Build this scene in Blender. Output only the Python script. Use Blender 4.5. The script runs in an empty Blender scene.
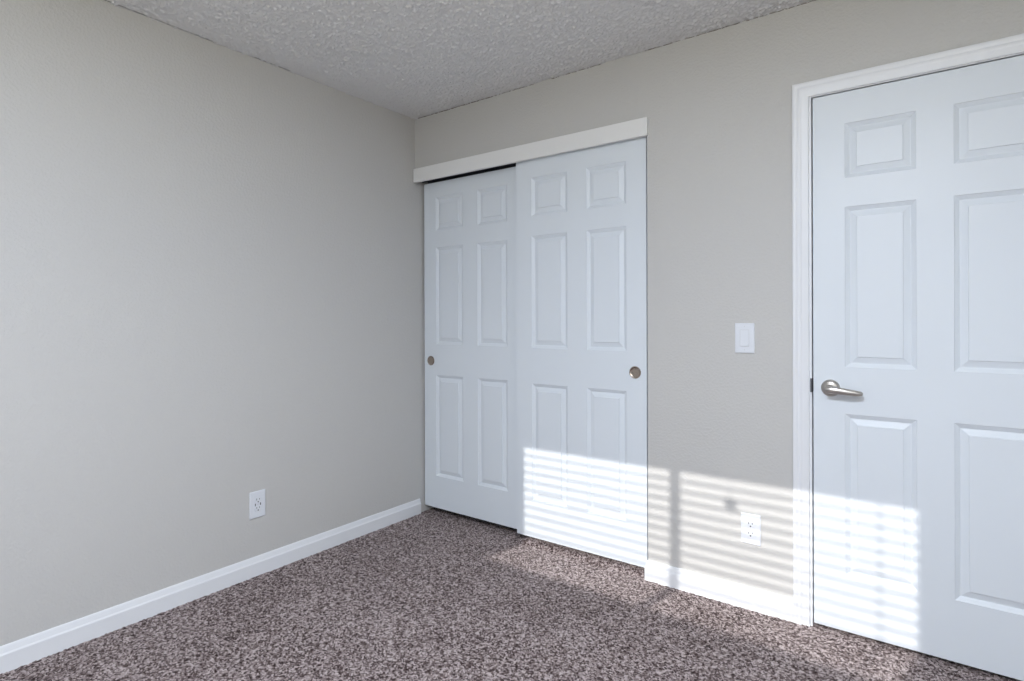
import bpy, bmesh, math, random
import numpy as np
from mathutils import Vector, Matrix

random.seed(7)
rng = np.random.default_rng(7)
S = bpy.context.scene
COL = S.collection

# ------------------------------------------------------------------ camera, world, lights, exposure
CAM = Vector((2.5535, -2.4743, 1.1953))
YAW, ROLL = 0.6355, -0.0030
cam = bpy.data.cameras.new('camera')
cam.sensor_fit = 'HORIZONTAL'
cam.sensor_width = 36.0
cam.lens = 571.25 / 1024 * 36.0
cam.shift_y = -21.96 / 1024
cam.clip_start = 0.02
co = bpy.data.objects.new('camera', cam)
COL.objects.link(co)
fw = Vector((-math.sin(YAW), math.cos(YAW), 0))
rt = Vector((math.cos(YAW), math.sin(YAW), 0))
up = Vector((0, 0, 1))
r2 = rt * math.cos(ROLL) + up * math.sin(ROLL)
u2 = up * math.cos(ROLL) - rt * math.sin(ROLL)
M = Matrix((r2, u2, -fw)).transposed().to_4x4()
M.translation = CAM
co.matrix_world = M
S.camera = co

S.view_settings.view_transform = 'Standard'
S.view_settings.look = 'None'
S.view_settings.gamma = 1.0
S.view_settings.exposure = 0.0
S.view_settings.use_curve_mapping = False

W = bpy.data.worlds.new('sky')
S.world = W
W.use_nodes = True
bg = W.node_tree.nodes['Background']
bg.inputs['Color'].default_value = (0.55, 0.72, 1.0, 1)
bg.inputs['Strength'].default_value = 0.6

# the sun comes in through the window behind the camera, through open slats
SUN_DX, SUN_TAN = 0.20, 0.454            # sideways drift and drop per metre travelled towards the closet wall
sun = bpy.data.lights.new('sun', 'SUN')
sun.energy = 3.6
sun.angle = math.radians(0.5)
sun.color = (1.0, 0.98, 0.95)
so = bpy.data.objects.new('sun', sun)
COL.objects.link(so)
sd = Vector((SUN_DX, 1.0, -SUN_TAN)).normalized()
so.rotation_euler = (-sd).to_track_quat('Z', 'Y').to_euler()
so.location = (0, -6, 5)

def area(name, loc, target, sx, sy, watts, colour, spread=180):
    l = bpy.data.lights.new(name, 'AREA')
    l.shape = 'RECTANGLE'
    l.size, l.size_y = sx, sy
    l.energy = watts
    l.color = colour
    l.spread = math.radians(spread)
    o = bpy.data.objects.new(name, l)
    COL.objects.link(o)
    o.location = loc
    d = Vector(target) - Vector(loc)
    o.rotation_euler = d.to_track_quat('-Z', 'Y').to_euler()
    return o

# unseen fill lights added behind the camera: one high shining down, one shining up
area('fill_down', (2.2, -2.6, 2.38), (2.2, -2.6, 0), 0.5, 0.5, 88, (0.755, 0.845, 1.0))
area('fill_up', (2.3, -2.9, 1.6), (2.3, -2.85, 3.0), 0.5, 0.5, 23, (1.0, 0.92, 0.58))

# ------------------------------------------------------------------ materials
def mat(name, colour, rough=0.6, metal=0.0, spec=0.5):
    m = bpy.data.materials.new(name)
    m.use_nodes = True
    b = m.node_tree.nodes['Principled BSDF']
    b.inputs['Base Color'].default_value = (*colour, 1)
    b.inputs['Roughness'].default_value = rough
    b.inputs['Metallic'].default_value = metal
    b.inputs['Specular IOR Level'].default_value = spec
    return m, m.node_tree, b

def bump(nt, b, socket, strength, dist, prev=None):
    n = nt.nodes.new('ShaderNodeBump')
    n.inputs['Strength'].default_value = strength
    n.inputs['Distance'].default_value = dist
    nt.links.new(socket, n.inputs['Height'])
    if prev: nt.links.new(prev.outputs['Normal'], n.inputs['Normal'])
    nt.links.new(n.outputs['Normal'], b.inputs['Normal'])
    return n

def coords(nt, scale=(1, 1, 1)):
    t = nt.nodes.new('ShaderNodeTexCoord')
    mp = nt.nodes.new('ShaderNodeMapping')
    mp.inputs['Scale'].default_value = scale
    nt.links.new(t.outputs['Object'], mp.inputs['Vector'])
    return mp.outputs['Vector']

def noise(nt, vec, scale, detail=2, rough=0.5):
    n = nt.nodes.new('ShaderNodeTexNoise')
    n.inputs['Scale'].default_value = scale
    n.inputs['Detail'].default_value = detail
    n.inputs['Roughness'].default_value = rough
    nt.links.new(vec, n.inputs['Vector'])
    return n.outputs['Fac']

def ramp(nt, fac, stops):
    r = nt.nodes.new('ShaderNodeValToRGB')
    e = r.color_ramp.elements
    e[0].position, e[0].color = stops[0][0], (*stops[0][1], 1)
    e[1].position, e[1].color = stops[-1][0], (*stops[-1][1], 1)
    for p, c in stops[1:-1]:
        k = e.new(p); k.color = (*c, 1)
    nt.links.new(fac, r.inputs['Fac'])
    return r.outputs['Color']

# greige wall paint with a light orange peel texture
WALL, nt, b = mat('wall_paint', (0.575, 0.563, 0.543), 0.55, spec=0.3)
v = coords(nt)
bump(nt, b, ramp(nt, noise(nt, v, 95, 2), [(0.42, (0, 0, 0)), (0.66, (1, 1, 1))]), 0.36, 0.0016)

# sprayed popcorn ceiling
CEIL, nt, b = mat('ceiling_texture', (0.73, 0.725, 0.725), 0.9, spec=0.1)
v = coords(nt)
bump(nt, b, noise(nt, v, 260, 3, 0.6), 0.5, 0.003)

# white moulded door skins
def door_paint(name, col, grain):
    m, nt, b = mat(name, col, 0.42, spec=0.4)
    v = coords(nt, (1, 1, 0.06))
    n = noise(nt, v, 170, 3, 0.55)
    bump(nt, b, n, grain, 0.0012)
    return m
DOORP = door_paint('entry_door_paint', (0.745, 0.785, 0.825), 0.16)
CLOSETP = door_paint('closet_door_paint', (0.735, 0.778, 0.82), 0.07)
TRIM, nt, b = mat('white_trim_paint', (0.80, 0.81, 0.83), 0.38)
bump(nt, b, noise(nt, coords(nt), 120, 2), 0.01, 0.0003)
FASCIA, nt, b = mat('fascia_board_paint', (0.83, 0.825, 0.81), 0.5)
bump(nt, b, noise(nt, coords(nt, (0.05, 1, 1)), 160, 3), 0.10, 0.001)
PLASTIC, nt, b = mat('white_plastic', (0.76, 0.78, 0.82), 0.28)
bump(nt, b, noise(nt, coords(nt), 300, 1), 0.02, 0.0005)
SLOT, nt, b = mat('dark_slot', (0.05, 0.05, 0.055), 0.6)
SCREW, nt, b = mat('painted_screw', (0.66, 0.67, 0.69), 0.4)
NICKEL, nt, b = mat('satin_nickel', (0.56, 0.53, 0.50), 0.33, 1.0)
bump(nt, b, noise(nt, coords(nt, (1, 1, 8)), 400, 2), 0.05, 0.0003)
BRASS, nt, b = mat('aged_nickel_cup', (0.47, 0.40, 0.34), 0.26, 1.0)
STEEL, nt, b = mat('dark_steel', (0.10, 0.10, 0.11), 0.4, 0.8)
DARK, nt, b = mat('dark_cavity', (0.05, 0.045, 0.04), 0.9)
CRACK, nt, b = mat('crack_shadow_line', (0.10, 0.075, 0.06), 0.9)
SLAT, nt, b = mat('white_blind_slat', (0.80, 0.80, 0.78), 0.5)

# brown and grey frieze carpet
CARPET, nt, b = mat('frieze_carpet', (0.2, 0.17, 0.17), 1.0, spec=0.05)
v = coords(nt)
wv = nt.nodes.new('ShaderNodeTexVoronoi')
wv.inputs['Scale'].default_value = 165
nt.links.new(v, wv.inputs['Vector'])
sep = nt.nodes.new('ShaderNodeSeparateColor')
nt.links.new(wv.outputs['Color'], sep.inputs['Color'])
n2 = noise(nt, v, 60, 2, 0.6)
n3 = noise(nt, v, 2.6, 2, 0.5)
a1 = nt.nodes.new('ShaderNodeMath'); a1.operation = 'MULTIPLY_ADD'
nt.links.new(sep.outputs[0], a1.inputs[0]); a1.inputs[1].default_value = 0.72
nt.links.new(n2, a1.inputs[2])
a2 = nt.nodes.new('ShaderNodeMath'); a2.operation = 'MULTIPLY_ADD'
nt.links.new(n3, a2.inputs[0]); a2.inputs[1].default_value = 0.28
nt.links.new(a1.outputs[0], a2.inputs[2])
a3 = nt.nodes.new('ShaderNodeMath'); a3.operation = 'SUBTRACT'
nt.links.new(a2.outputs[0], a3.inputs[0]); a3.inputs[1].default_value = 0.515
c = ramp(nt, a3.outputs[0], [(0.10, (0.027, 0.015, 0.014)), (0.31, (0.098, 0.069, 0.067)), (0.52, (0.232, 0.185, 0.180)), (0.85, (0.50, 0.425, 0.415))])
nt.links.new(c, b.inputs['Base Color'])
b.inputs['Sheen Weight'].default_value = 0.22
b.inputs['Sheen Roughness'].default_value = 0.45
b.inputs['Sheen Tint'].default_value = (0.95, 0.86, 0.84, 1)

# ------------------------------------------------------------------ helpers
def tag(o, label, cat, group=None, kind=None):
    o['label'] = label
    o['category'] = cat
    if group: o['group'] = group
    if kind: o['kind'] = kind
    return o

def obj(name, bm, m, parent=None, smooth=False, loc=None):
    bmesh.ops.remove_doubles(bm, verts=bm.verts, dist=1e-6)
    bmesh.ops.recalc_face_normals(bm, faces=bm.faces)
    me = bpy.data.meshes.new(name)
    bm.to_mesh(me); bm.free()
    for mm in (m if isinstance(m, (list, tuple)) else [m]): me.materials.append(mm)
    if smooth:
        me.polygons.foreach_set('use_smooth', [True] * len(me.polygons))
        try: me.set_sharp_from_angle(angle=math.radians(35))
        except Exception: pass
    o = bpy.data.objects.new(name, me)
    COL.objects.link(o)
    if parent: o.parent = parent
    if loc: o.location = loc
    return o

def empty(name, loc):
    o = bpy.data.objects.new(name, None)
    o.empty_display_size = 0.05
    COL.objects.link(o)
    o.location = loc
    return o

def box(bm, x0, x1, y0, y1, z0, z1, bevel=0.0, seg=2, mi=0):
    vs = [bm.verts.new((x, y, z)) for x in (x0, x1) for y in (y0, y1) for z in (z0, z1)]
    q = [(0, 1, 3, 2), (4, 6, 7, 5), (0, 4, 5, 1), (2, 3, 7, 6), (0, 2, 6, 4), (1, 5, 7, 3)]
    fs = [bm.faces.new([vs[i] for i in f]) for f in q]
    for f in fs: f.material_index = mi
    if bevel:
        es = list({e for f in fs for e in f.edges})
        r = bmesh.ops.bevel(bm, geom=es, offset=bevel, segments=seg, profile=0.5, affect='EDGES')
        for f in r['faces']: f.material_index = mi

def lathe(bm, prof, centre, n=40, axis='y'):
    """prof: (radius, distance out of the wall along -y)"""
    rings = []
    for r, h in prof:
        if r < 1e-6:
            rings.append([bm.verts.new((centre[0], centre[1] - h, centre[2]))])
        else:
            rings.append([bm.verts.new((centre[0] + r * math.cos(2 * math.pi * k / n), centre[1] - h,
                                        centre[2] + r * math.sin(2 * math.pi * k / n))) for k in range(n)])
    for A, B in zip(rings, rings[1:]):
        for k in range(n):
            j = (k + 1) % n
            if len(A) == 1 and len(B) == 1: continue
            if len(A) == 1: bm.faces.new((A[0], B[j], B[k]))
            elif len(B) == 1: bm.faces.new((A[k], A[j], B[0]))
            else: bm.faces.new((A[k], A[j], B[j], B[k]))

def tube(bm, pts, radii, n=16, flat=1.0):
    """swept rounded section through pts; flat squeezes it in the vertical"""
    pts = [Vector(p) for p in pts]
    rings = []
    for i, p in enumerate(pts):
        t = (pts[min(i + 1, len(pts) - 1)] - pts[max(i - 1, 0)]).normalized()
        s = t.cross(Vector((0, 0, 1)))
        if s.length < 1e-3: s = Vector((1, 0, 0))
        s.normalize()
        w = s.cross(t)
        ra, rb = radii[i] if isinstance(radii[i], tuple) else (radii[i], radii[i] * flat)
        rings.append([bm.verts.new(p + s * ra * math.cos(2 * math.pi * k / n) + w * rb * math.sin(2 * math.pi * k / n)) for k in range(n)])
    for A, B in zip(rings, rings[1:]):
        for k in range(n):
            j = (k + 1) % n
            bm.faces.new((A[k], A[j], B[j], B[k]))
    bm.faces.new(rings[0][::-1]); bm.faces.new(rings[-1])

def sweep(bm, path, frames, prof, cap=True):
    """prof (a, b) placed at each path point as p + a*A + b*B"""
    rings = []
    for p, (A, B) in zip(path, frames):
        rings.append([bm.verts.new(Vector(p) + Vector(A) * a + Vector(B) * b_) for a, b_ in prof])
    n = len(prof)
    for R, Q in zip(rings, rings[1:]):
        for k in range(n):
            j = (k + 1) % n
            bm.faces.new((R[k], R[j], Q[j], Q[k]))
    if cap:
        bm.faces.new(rings[0]); bm.faces.new(rings[-1][::-1])

PANEL = [(0, 0), (0.0018, 0.0026), (0.0115, 0.0076), (0.0150, 0.0106), (0.0180, 0.0106), (0.0380, 0.0044), (0.0394, 0.0008)]
def panel_door(w, h, t, cols, rows):
    """moulded six panel slab: face in y = 0 looking to -y, x 0..w, z 0..h"""
    bm = bmesh.new()
    xs = sorted({0, w, *[a for c in cols for a in c]})
    zs = sorted({0, h, *[a for r in rows for a in r]})
    for x0, x1 in zip(xs, xs[1:]):
        for z0, z1 in zip(zs, zs[1:]):
            if (x0, x1) in cols and (z0, z1) in rows:
                prev = None
                for i, d in PANEL:
                    L = [bm.verts.new(p) for p in ((x0 + i, d, z0 + i), (x1 - i, d, z0 + i), (x1 - i, d, z1 - i), (x0 + i, d, z1 - i))]
                    if prev:
                        for k in range(4):
                            bm.faces.new((prev[k], prev[(k + 1) % 4], L[(k + 1) % 4], L[k]))
                    prev = L
                bm.faces.new(prev)
            else:
                bm.faces.new([bm.verts.new(p) for p in ((x0, 0, z0), (x1, 0, z0), (x1, 0, z1), (x0, 0, z1))])
    # back and edges
    for seq, a0 in ((xs, 'x'), (zs, 'z')):
        for s0, s1 in zip(seq, seq[1:]):
            if a0 == 'x':
                for z in (0, h):
                    bm.faces.new([bm.verts.new(p) for p in ((s0, 0, z), (s1, 0, z), (s1, t, z), (s0, t, z))])
            else:
                for x in (0, w):
                    bm.faces.new([bm.verts.new(p) for p in ((x, 0, s0), (x, 0, s1), (x, t, s1), (x, t, s0))])
    bm.faces.new([bm.verts.new(p) for p in ((0, t, 0), (w, t, 0), (w, t, h), (0, t, h))])
    return bm

# ------------------------------------------------------------------ the room shell
ZC = 2.4235
YW = -3.30                       # inner face of the window wall
XR = 3.30                        # inner face of the right wall
T = 0.115
CL = (0.0, 1.500, 2.075)         # closet opening
EN = (2.160, 2.960, 2.066)       # entry opening (rough)

bm = bmesh.new(); box(bm, -T, 0, YW - T, 0.75, -0.1, ZC)
for q in bm.verts: q.co.x -= 0.011 * max(0.0, q.co.z) / ZC       # this wall leans a centimetre out of plumb
tag(obj('wall_left', bm, WALL), 'plain greige wall on the left with one white outlet', 'wall', kind='structure')
bm = bmesh.new()
box(bm, CL[1], EN[0], 0, T, -0.1, ZC)
box(bm, -0.03, CL[1], 0, T, CL[2], ZC)
box(bm, EN[0], EN[1], 0, T, EN[2], ZC)
box(bm, EN[1], XR, 0, T, -0.1, ZC)
tag(obj('wall_back', bm, WALL), 'greige wall holding the closet doors, light switch and entry door', 'wall', kind='structure')
bm = bmesh.new()
box(bm, 0, 1.85, 0.68, 0.75, -0.1, ZC); box(bm, 1.75, 1.85, T, 0.68, -0.1, ZC)
tag(obj('wall_closet', bm, WALL), 'inner greige walls of the closet behind the sliding doors', 'wall', kind='structure')
bm = bmesh.new()
box(bm, 2.0, 3.2, 0.30, 0.34, -0.1, ZC); box(bm, 2.0, 2.04, T, 0.30, -0.1, ZC); box(bm, 3.16, 3.2, T, 0.30, -0.1, ZC)  # backing added behind the entry door to stop light leaking under it
tag(obj('wall_light_block', bm, WALL), 'backing wall added behind the closed entry door to block light', 'wall', kind='structure')
bm = bmesh.new(); box(bm, XR, XR + T, YW - T, T, -0.1, ZC)
tag(obj('wall_right', bm, WALL), 'greige wall to the right of the entry door', 'wall', kind='structure')
# window wall with its opening, behind the camera
WO = (0.111, 1.845, 1.384, 2.115)
bm = bmesh.new()
box(bm, 0, WO[0], YW - T, YW, -0.1, ZC); box(bm, WO[1], XR, YW - T, YW, -0.1, ZC)
box(bm, WO[0], WO[1], YW - T, YW, -0.1, WO[2]); box(bm, WO[0], WO[1], YW - T, YW, WO[3], ZC)
tag(obj('wall_front', bm, WALL), 'greige wall with the window the sun comes through', 'wall', kind='structure')
# sprayed lumps of the ceiling as real relief over its near part, plain slab above
def grid_mesh(name, gx, gy, z, m, flip=False):
    nx, ny = gx.shape
    co = np.stack([gx, gy, z], -1).reshape(-1, 3).astype(np.float32)
    idx = np.arange(nx * ny).reshape(nx, ny)
    q = np.stack([idx[:-1, :-1], idx[1:, :-1], idx[1:, 1:], idx[:-1, 1:]], -1).reshape(-1, 4).astype(np.int32)
    if flip: q = q[:, ::-1].copy()
    me = bpy.data.meshes.new(name)
    me.vertices.add(len(co)); me.vertices.foreach_set('co', co.ravel())
    me.loops.add(q.size); me.loops.foreach_set('vertex_index', q.ravel())
    me.polygons.add(len(q))
    me.polygons.foreach_set('loop_start', np.arange(0, q.size, 4, dtype=np.int32))
    me.update(calc_edges=True)
    me.materials.append(m)
    o = bpy.data.objects.new(name, me)
    COL.objects.link(o)
    return o
def blur(a):
    for ax in (0, 1): a = 0.5 * a + 0.25 * (np.roll(a, 1, ax) + np.roll(a, -1, ax))
    return a
def popcorn():
    st = 0.0038
    gx, gy = np.meshgrid(np.arange(-0.02, XR + 0.02, st), np.arange(YW - 0.02, 0.02, st), indexing='ij')
    f = blur(rng.random(gx.shape)); f = (f - f.mean()) / f.std()
    g = blur(blur(blur(rng.random(gx.shape)))); g = (g - g.mean()) / g.std()
    h = np.clip(0.52 * f + 0.22 * g + 0.25, 0, 1.7)
    gx = gx + (rng.random(gx.shape) - .5) * st * 0.5
    gy = gy + (rng.random(gx.shape) - .5) * st * 0.5
    o = grid_mesh('ceiling', gx, gy, ZC + 0.0012 - 0.0048 * h, CEIL, True)
    bm = bmesh.new(); bm.from_mesh(o.data)
    box(bm, -T, XR + T, YW - T, 0.75, ZC + 0.003, ZC + 0.1)
    bm.to_mesh(o.data); bm.free()
    o.data.polygons.foreach_set('use_smooth', [True] * len(o.data.polygons))
    return o
tag(popcorn(), 'white popcorn textured ceiling', 'ceiling', kind='structure')

# carpeted floor: dense tufted grid where the photo sees it, running under the doors
def carpet():
    st = 0.0052
    x0, x1, y0, y1 = -0.02, 3.32, YW - 0.02, 0.66
    nx, ny = int((x1 - x0) / st), int((y1 - y0) / st)
    gx, gy = np.meshgrid(np.linspace(x0, x1, nx), np.linspace(y0, y1, ny), indexing='ij')
    h = rng.random((nx, ny)) ** 1.3
    k = rng.random((nx, ny))
    h = 0.65 * h + 0.35 * (k + np.roll(k, 1, 0) + np.roll(k, 1, 1) + np.roll(np.roll(k, 1, 0), 1, 1)) / 4
    z = -0.0055 + 0.0070 * h
    # carpet raised under the front closet door, shaped to thin the shaded gap there
    sm = lambda q: np.clip(q, 0, 1) ** 2 * (3 - 2 * np.clip(q, 0, 1))
    z = z + 0.019 * sm((gy + 0.005) / 0.035) * sm((gx - 0.72) / 0.08) * sm((1.60 - gx) / 0.08)
    gx = gx + (rng.random((nx, ny)) - .5) * st * 0.8
    gy = gy + (rng.random((nx, ny)) - .5) * st * 0.8
    return grid_mesh('floor', gx, gy, z, CARPET)
tag(carpet(), 'speckled brown and grey frieze carpet over the whole floor', 'carpet', kind='structure')

# hairline cracks where the ceiling meets the walls
def crack(name, along, lo, hi, wmax, gaps):
    bm = bmesh.new()
    s = lo
    while s < hi:
        e = min(hi, s + random.uniform(0.03, 0.16))
        if not any(g0 < s < g1 for g0, g1 in gaps):
            n = max(2, int((e - s) / 0.012))
            P = []
            for k in range(n + 1):
                q = s + (e - s) * k / n
                d = wmax * random.uniform(0.35, 1.0)
                c0 = ZC - 0.0005 - random.uniform(0, 0.0014)
                P.append((q, c0, c0 - d))
            for (q0, a0, b0), (q1, a1, b1) in zip(P, P[1:]):
                def pt(q, z, o_): return (q, -o_, z) if along == 'x' else (o_, -q, z)
                F = [[bm.verts.new(pt(q, z, o_)) for q, z in ((q0, a0), (q1, a1), (q1, b1), (q0, b0))] for o_ in (0.0006, -0.002)]
                bm.faces.new(F[0]); bm.faces.new(F[1][::-1])
                for k in range(4): bm.faces.new((F[0][k], F[0][(k + 1) % 4], F[1][(k + 1) % 4], F[1][k]))
        s = e + random.choice((0.0, 0.0, 0.01))
    return bm
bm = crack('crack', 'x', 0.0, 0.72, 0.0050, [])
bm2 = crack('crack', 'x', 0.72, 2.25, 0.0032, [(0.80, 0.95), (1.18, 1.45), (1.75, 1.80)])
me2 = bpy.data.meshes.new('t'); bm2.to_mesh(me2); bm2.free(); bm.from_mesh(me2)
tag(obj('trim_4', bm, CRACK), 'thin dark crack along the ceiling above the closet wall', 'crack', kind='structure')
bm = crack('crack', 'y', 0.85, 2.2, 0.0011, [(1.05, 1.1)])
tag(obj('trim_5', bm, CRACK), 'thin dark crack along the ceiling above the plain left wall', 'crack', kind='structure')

# ------------------------------------------------------------------ baseboards, fascia, casing
BASE = [(0, -0.02), (0.0130, -0.02), (0.0130, 0.0570), (0.0122, 0.0600), (0.0098, 0.0640), (0.0062, 0.0800), (0.0045, 0.0850), (0.002, 0.0872), (0, 0.0872)]
Z = (0, 0, 1)
bm = bmesh.new()
sweep(bm, [(0, 0.022, 0), (0, YW, 0)], [((1, 0, 0), Z)] * 2, BASE)
tag(obj('baseboard_left', bm, TRIM), 'white baseboard with a bevelled top along the left wall', 'baseboard', kind='structure')
bm = bmesh.new()
# wraps the closet jamb with a short mitred return
sweep(bm, [(1.5005, 0.0125, 0), (1.5005, 0, 0), (2.1100, 0, 0)],
      [((-1, 0, 0), Z), ((-1, -1, 0), Z), ((0, -1, 0), Z)], BASE)
tag(obj('baseboard_back', bm, TRIM), 'short white baseboard between the closet and the entry door', 'baseboard', kind='structure')
bm = bmesh.new()
sweep(bm, [(3.03, 0, 0), (XR, 0, 0)], [((0, -1, 0), Z)] * 2, BASE)
tag(obj('baseboard_right', bm, TRIM), 'white baseboard stub right of the entry door', 'baseboard', kind='structure')

bm = bmesh.new(); box(bm, -0.0035, 1.508, -0.020, 0.0, 2.0285, 2.1108, 0.0016, 2)
tag(obj('trim_1', bm, FASCIA), 'long cream white fascia board above the closet doors', 'fascia board', kind='structure')

CAS = [(0, 0), (0, 0.0080), (0.0012, 0.0096), (0.0035, 0.0105), (0.0220, 0.0112), (0.0245, 0.0118), (0.0275, 0.0142), (0.0310, 0.0148), (0.0345, 0.0146),
       (0.0365, 0.0136), (0.0385, 0.0138), (0.0415, 0.0164), (0.0455, 0.0172), (0.0510, 0.0172), (0.0535, 0.0164), (0.0550, 0.0140), (0.0550, 0)]
CAS = [(a * 1.035, b_) for a, b_ in CAS]
CI, CO, CT = 2.1652, 2.954, 2.0522          # inner edges of the casing
bm = bmesh.new()
sweep(bm, [(CI, 0, -0.02), (CI, 0, CT), (CO, 0, CT), (CO, 0, -0.02)],
      [((-1, 0, 0), (0, -1, 0)), ((-1, 0, 1), (0, -1, 0)), ((1, 0, 1), (0, -1, 0)), ((1, 0, 0), (0, -1, 0))], CAS)
tag(obj('trim_2', bm, TRIM, smooth=True), 'ridged white casing around the entry door', 'door casing', kind='structure')
# jamb with its stop
bm = bmesh.new()
J0, J1, JT = 2.1738, 2.9462, 2.0492
box(bm, EN[0], J0, -0.0005, T, -0.02, JT + 0.012); box(bm, J1, EN[1], -0.0005, T, -0.02, JT + 0.012)
box(bm, J0, J1, -0.0005, T, JT, EN[2])
box(bm, J0, J0 + 0.011, 0.0385, 0.075, -0.02, JT); box(bm, J1 - 0.011, J1, 0.0385, 0.075, -0.02, JT)
box(bm, J0, J1, 0.0385, 0.075, JT - 0.011, JT)
jamb = tag(obj('trim_3', bm, TRIM), 'white jamb edge with dark strike plate beside the entry door', 'door jamb', kind='structure')
bm = bmesh.new(); box(bm, 2.1680, 2.1756, -0.0030, 0.028, 0.906, 0.960, 0.0008, 1)
obj('strike_plate', bm, STEEL, jamb)['label'] = 'dark metal strike plate'

# closet track behind the fascia board
bm = bmesh.new()
box(bm, 0.0, 1.5, 0.004, 0.108, 2.062, 2.075)
for y in (0.004, 0.053, 0.104): box(bm, 0.0, 1.5, y, y + 0.002, 2.040, 2.062)
tag(obj('trim_6', bm, STEEL), 'dark sliding track tucked behind the fascia board', 'door track', kind='structure')

# ------------------------------------------------------------------ doors
ROWS = [(0.236, 0.852), (1.040, 1.630), (1.735, 1.937)]
def closet_door(name, x0, y0, z0, h, w, cols, knob_x, label):
    rows = [(a - z0, c - z0) for a, c in ROWS]
    cols = [(a - x0, c - x0) for a, c in cols]
    o = obj(name, panel_door(w, h, 0.034, cols, rows), CLOSETP, loc=(x0, y0, z0))
    tag(o, label, 'closet door', kind='structure')
    bm = bmesh.new()
    lathe(bm, [(0.0, -0.004), (0.0290, -0.004), (0.0290, 0.0022), (0.0278, 0.0038), (0.0260, 0.0040), (0.0247, 0.0034), (0.0222, 0.0010), (0.0200, 0.0004), (0.010, 0.0002), (0.0, 0.0002)],
          (knob_x - x0, 0, (0.942 if x0 > 0.5 else 0.938) - z0), 48)
    k = obj('finger_pull', bm, BRASS, o, smooth=True)
    k['label'] = 'round dull metal finger pull'
    return o
closet_door('door_1', 0.0095, 0.060, 0.041, 1.988, 0.750, [(0.107, 0.326), (0.438, 0.652)], 0.064,
            'white six panel sliding closet door at the left, set further back')
closet_door('door_2', 0.7475, 0.0145, 0.041, 1.996, 0.7415, [(0.8475, 1.0655), (1.1765, 1.3890)], 1.432,
            'white six panel sliding closet door in front, striped with sunlight')
# entry door
DX0, DZ0, DW = 2.1790, 0.014, 0.762
rows = [(a - DZ0, c - DZ0) for a, c in [(0.226, 0.832), (1.009, 1.612), (1.721, 1.926)]]
cols = [(a - DX0, c - DX0) for a, c in [(2.286, 2.506), (2.611, 2.833)]]
d3 = obj('door_3', panel_door(DW, 2.030, 0.035, cols, rows), DOORP, loc=(DX0, 0.0005, DZ0))
tag(d3, 'white six panel entry door with a nickel lever, at the right', 'door', kind='structure')
HX, HZ = 2.2375 - DX0, 0.9268 - DZ0
han = empty('door_handle', (HX, 0, HZ)); han.parent = d3
bm = bmesh.new()
lathe(bm, [(0.0, -0.002), (0.0325, -0.002), (0.0325, 0.002), (0.0318, 0.0045), (0.0285, 0.0085), (0.0225, 0.0118), (0.0150, 0.0138), (0.0130, 0.0150), (0.0122, 0.0300), (0, 0.0300)], (0, 0, 0), 56)
obj('rose', bm, NICKEL, han, smooth=True)
bm = bmesh.new()
P, R = [], []
L = [(-0.0125, -0.047, 0.0005, .0045, .0070), (-0.0105, -0.0475, 0.0005, .0082, .0098), (-0.004, -0.048, 0.0003, .0102, .0116), (0.010, -0.049, 0, .0098, .0118), (0.028, -0.050, -0.0015, .0086, .0110),
     (0.048, -0.0495, -0.0045, .0078, .0106), (0.068, -0.047, -0.0080, .0074, .0102), (0.086, -0.0440, -0.0105, .0070, .0096), (0.100, -0.0405, -0.0120, .0066, .0088), (0.1075, -0.0380, -0.0126, .0056, .0072), (0.1105, -0.0368, -0.0128, .0030, .0042)]
for x, y, z, a, c_ in L: P.append((x * 0.975, y, z * 0.72 - 0.0022)); R.append((a * 1.1, c_ * (1.26 - 1.6 * max(x, 0))))
tube(bm, P, R, 20)
lathe(bm, [(0.0125, 0.026), (0.0122, 0.044), (0.010, 0.048), (0, 0.048)], (0, 0, 0), 32)
lev = obj('lever', bm, NICKEL, han, smooth=True)

# ------------------------------------------------------------------ wall plates
def plate_frame(o, side):
    """local -y looks out of the wall; turn for the left wall"""
    if side == 'left': o.rotation_euler = (0, 0, math.radians(90))
    return o
def wall_plate(w, h):
    bm = bmesh.new()
    pr = [(0, 0.0), (0, 0.0032), (0.0012, 0.0048), (0.0035, 0.0058)]
    prev = None
    for i, d in pr:
        Lp = [bm.verts.new(p) for p in ((-w / 2 + i, -d, -h / 2 + i), (w / 2 - i, -d, -h / 2 + i), (w / 2 - i, -d, h / 2 - i), (-w / 2 + i, -d, h / 2 - i))]
        if prev:
            for k in range(4): bm.faces.new((prev[k], prev[(k + 1) % 4], Lp[(k + 1) % 4], Lp[k]))
        else: bm.faces.new(Lp)
        prev = Lp
    bm.faces.new(prev)
    return bm
def receptacle(zc):
    bm = bmesh.new()
    n = 40; r = 0.0170; cut = 0.0145
    rings = []
    for s, d in ((1.0, 0.004), (1.0, 0.0074), (0.96, 0.0080)):
        rings.append([bm.verts.new((r * s * math.cos(2 * math.pi * k / n), -d, zc + max(-cut * s, min(cut * s, r * s * math.sin(2 * math.pi * k / n))))) for k in range(n)])
    for A, B in zip(rings, rings[1:]):
        for k in range(n):
            bm.faces.new((A[k], A[(k + 1) % n], B[(k + 1) % n], B[k]))
    bm.faces.new(rings[-1]); bm.faces.new(rings[0][::-1])
    return bm
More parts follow.
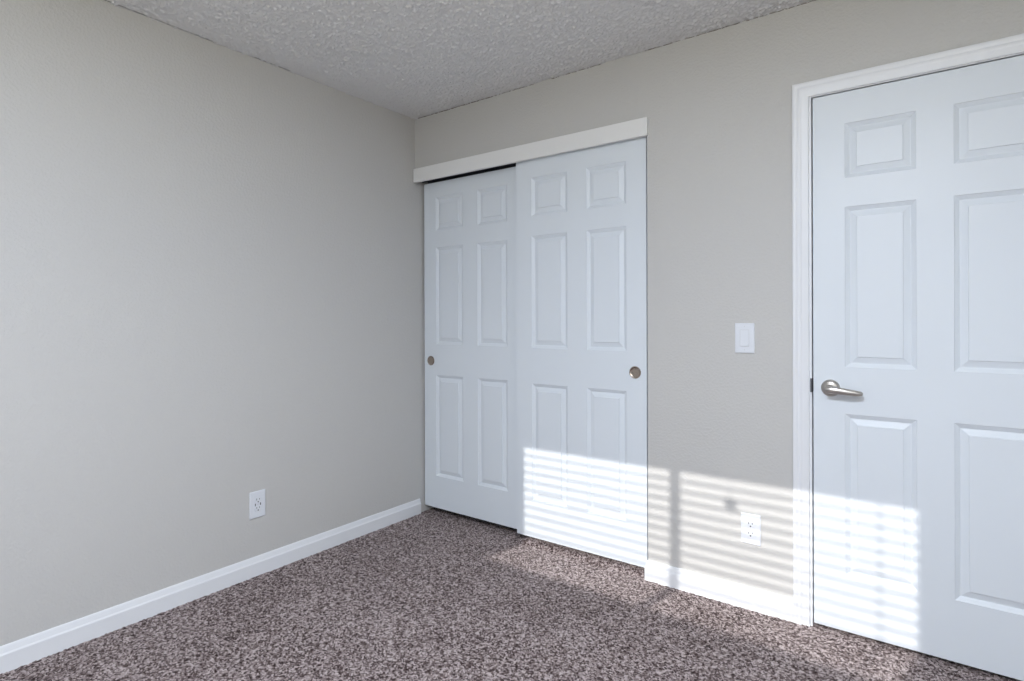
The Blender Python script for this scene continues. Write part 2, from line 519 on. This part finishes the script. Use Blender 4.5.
def outlet(loc, side, label, notch):
    e = plate_frame(empty('power_outlet', loc), side)
    tag(e, label, 'outlet')
    obj('cover_plate', wall_plate(0.0775, 0.124), PLASTIC, e)
    for s in (1, -1):
        zc = s * 0.0195
        r = obj('receptacle', receptacle(zc), PLASTIC, e, smooth=True)
        bm = bmesh.new()
        box(bm, -0.0082, -0.0058, -0.0082, -0.006, zc + 0.0005, zc + 0.0090)
        box(bm, 0.0058, 0.0080, -0.0082, -0.006, zc + 0.0012, zc + 0.0085)
        obj('slots', bm, SLOT, r)['label'] = 'pair of narrow dark blade slots'
        bm = bmesh.new(); lathe(bm, [(0.0, 0.006), (0.0030, 0.006), (0.0030, 0.0083), (0, 0.0083)], (0, 0, zc - 0.0070), 18)
        obj('ground_hole', bm, SLOT, r)['label'] = 'round dark ground hole'
    bm = bmesh.new(); lathe(bm, [(0.0, 0.005), (0.0030, 0.005), (0.0028, 0.0066), (0.0018, 0.0072), (0, 0.0072)], (0, 0, 0), 20)
    obj('screw', bm, SCREW, e, smooth=True)
    if notch:
        for s in (-1, 1):
            bm = bmesh.new(); box(bm, s * 0.0125 - 0.0022, s * 0.0125 + 0.0022, -0.0062, -0.005, -0.0058, 0.0058)
            obj('notch', bm, SLOT, e)['label'] = 'dark notch between the two receptacles'
    return e
outlet((0.0, -1.029, 0.329), 'left', 'white duplex outlet low on the plain left wall', True)
outlet((1.9475, 0.0, 0.327), 'back', 'white duplex outlet in the sun stripes beside the entry door', False)

sw = tag(empty('light_switch', (1.9255, 0, 1.1115)), 'white rocker light switch on the wall left of the entry door', 'light switch')
bm = wall_plate(0.0765, 0.1235)
pl = obj('cover_plate', bm, PLASTIC, sw)
bm = bmesh.new()
# rim around the rocker
for x0, x1, z0, z1 in ((-0.0185, -0.0165, -0.0350, 0.0350), (0.0165, 0.0185, -0.0350, 0.0350), (-0.0185, 0.0185, 0.0332, 0.0350), (-0.0185, 0.0185, -0.0350, -0.0332)):
    box(bm, x0, x1, -0.0064, -0.005, z0, z1)
obj('rim', bm, SCREW, sw)
bm = bmesh.new()
vs = [(-0.0160, 0.0330, 0.0066), (0.0160, 0.0330, 0.0066), (0.0160, 0.0, 0.0072), (-0.0160, 0.0, 0.0072), (0.0160, -0.0318, 0.0112), (-0.0160, -0.0318, 0.0112)]
F = [bm.verts.new((x, -d, z)) for x, z, d in vs]
Bk = [bm.verts.new((x, -0.004, z)) for x, z, d in vs]
bm.faces.new((F[0], F[1], F[2], F[3])); bm.faces.new((F[3], F[2], F[4], F[5]))
bm.faces.new((F[0], F[1], Bk[1], Bk[0])); bm.faces.new((F[5], F[4], Bk[4], Bk[5]))
bm.faces.new((F[1], F[2], Bk[2], Bk[1])); bm.faces.new((F[2], F[4], Bk[4], Bk[2]))
bm.faces.new((F[0], F[3], Bk[3], Bk[0])); bm.faces.new((F[3], F[5], Bk[5], Bk[3]))
obj('rocker', bm, PLASTIC, sw)
for s in (1, -1):
    bm = bmesh.new(); lathe(bm, [(0.0, 0.005), (0.0026, 0.005), (0.0024, 0.0064), (0, 0.0067)], (0, 0, s * 0.0485), 20)
    obj('screw', bm, SCREW, sw, smooth=True)

# ------------------------------------------------------------------ window behind the camera, with two open slat blinds
bm = bmesh.new()
fy0, fy1 = YW - 0.105, YW - 0.065
box(bm, WO[0], WO[1], fy0, fy1, WO[3] - 0.025, WO[3]); box(bm, 0.928, 0.970, fy0, fy1, WO[2], WO[3] - 0.025)
box(bm, WO[0] - 0.01, WO[0] + 0.001, fy0, fy1, WO[2], WO[3]); box(bm, WO[1] - 0.001, WO[1] + 0.01, fy0, fy1, WO[2], WO[3])
wf = tag(obj('window_1', bm, TRIM), 'white two pane window behind the camera that lets the sun in', 'window', kind='structure')
def blind(x0, x1, label):
    e = tag(empty('window_blind', ((x0 + x1) / 2, YW - 0.035, 2.018)), label, 'blind', 'slat blinds of the window behind the camera')
    w = x1 - x0
    bm = bmesh.new(); box(bm, -w / 2, w / 2, -0.024, 0.024, 0.018, 0.0965)
    obj('headrail', bm, SLAT, e)
    a = math.radians(9)
    first = None
    k = 0
    while True:
        # slat shadows on the far wall sit at 0.476, 0.430, ... m
        z = 0.476 + 3.335 * SUN_TAN - 0.0456 * k
        if k > 10: break
        if first is None:
            bm = bmesh.new()
            n = 6
            for i in range(n):
                q0, q1 = -0.025 + 0.05 * i / n, -0.025 + 0.05 * (i + 1) / n
                h0, h1 = [0.0025 * (1 - (q / 0.025) ** 2) - q * math.tan(a) for q in (q0, q1)]
                vs = [bm.verts.new(p) for p in ((-w / 2, q0, h0), (w / 2, q0, h0), (w / 2, q1, h1), (-w / 2, q1, h1), (-w / 2, q0, h0 - .002), (w / 2, q0, h0 - .002), (w / 2, q1, h1 - .002), (-w / 2, q1, h1 - .002))]
                bm.faces.new(vs[:4]); bm.faces.new(vs[4:][::-1])
                bm.faces.new((vs[0], vs[3], vs[7], vs[4])); bm.faces.new((vs[1], vs[5], vs[6], vs[2]))
                if i == 0: bm.faces.new((vs[0], vs[4], vs[5], vs[1]))
                if i == n - 1: bm.faces.new((vs[2], vs[6], vs[7], vs[3]))
            first = obj('slat', bm, SLAT, e)
            s = first
        else:
            s = first.copy(); COL.objects.link(s); s.parent = e
        s.location = (0, 0, z - 2.018)
        k += 1
    return e
blind(0.113, 0.935, 'white slat blind in the left half of the window, casting stripes on the closet door')
b2 = blind(0.963, 1.843, 'white slat blind in the right half of the window, casting stripes on the entry door')
bm = bmesh.new(); tube(bm, [(1.735 - 1.403, 0.040, 0.0), (1.735 - 1.403, 0.040, -0.62)], [0.005, 0.005], 12)
obj('added_wand', bm, SLAT, b2)  # unseen rod added to cast the faint upright shadow on the entry door
bm = bmesh.new(); tube(bm, [(1.208 - 1.403, 0.045, 0.0), (1.208 - 1.403, 0.045, -0.085), (1.208 - 1.403, 0.045, -0.09), (1.208 - 1.403, 0.045, -0.12), (1.208 - 1.403, 0.045, -0.125)], [0.0015, 0.0015, 0.018, 0.027, 0.014], 14)
obj('added_tassel', bm, SLAT, b2)  # unseen blob added to cast the small dark spot in the sun patch
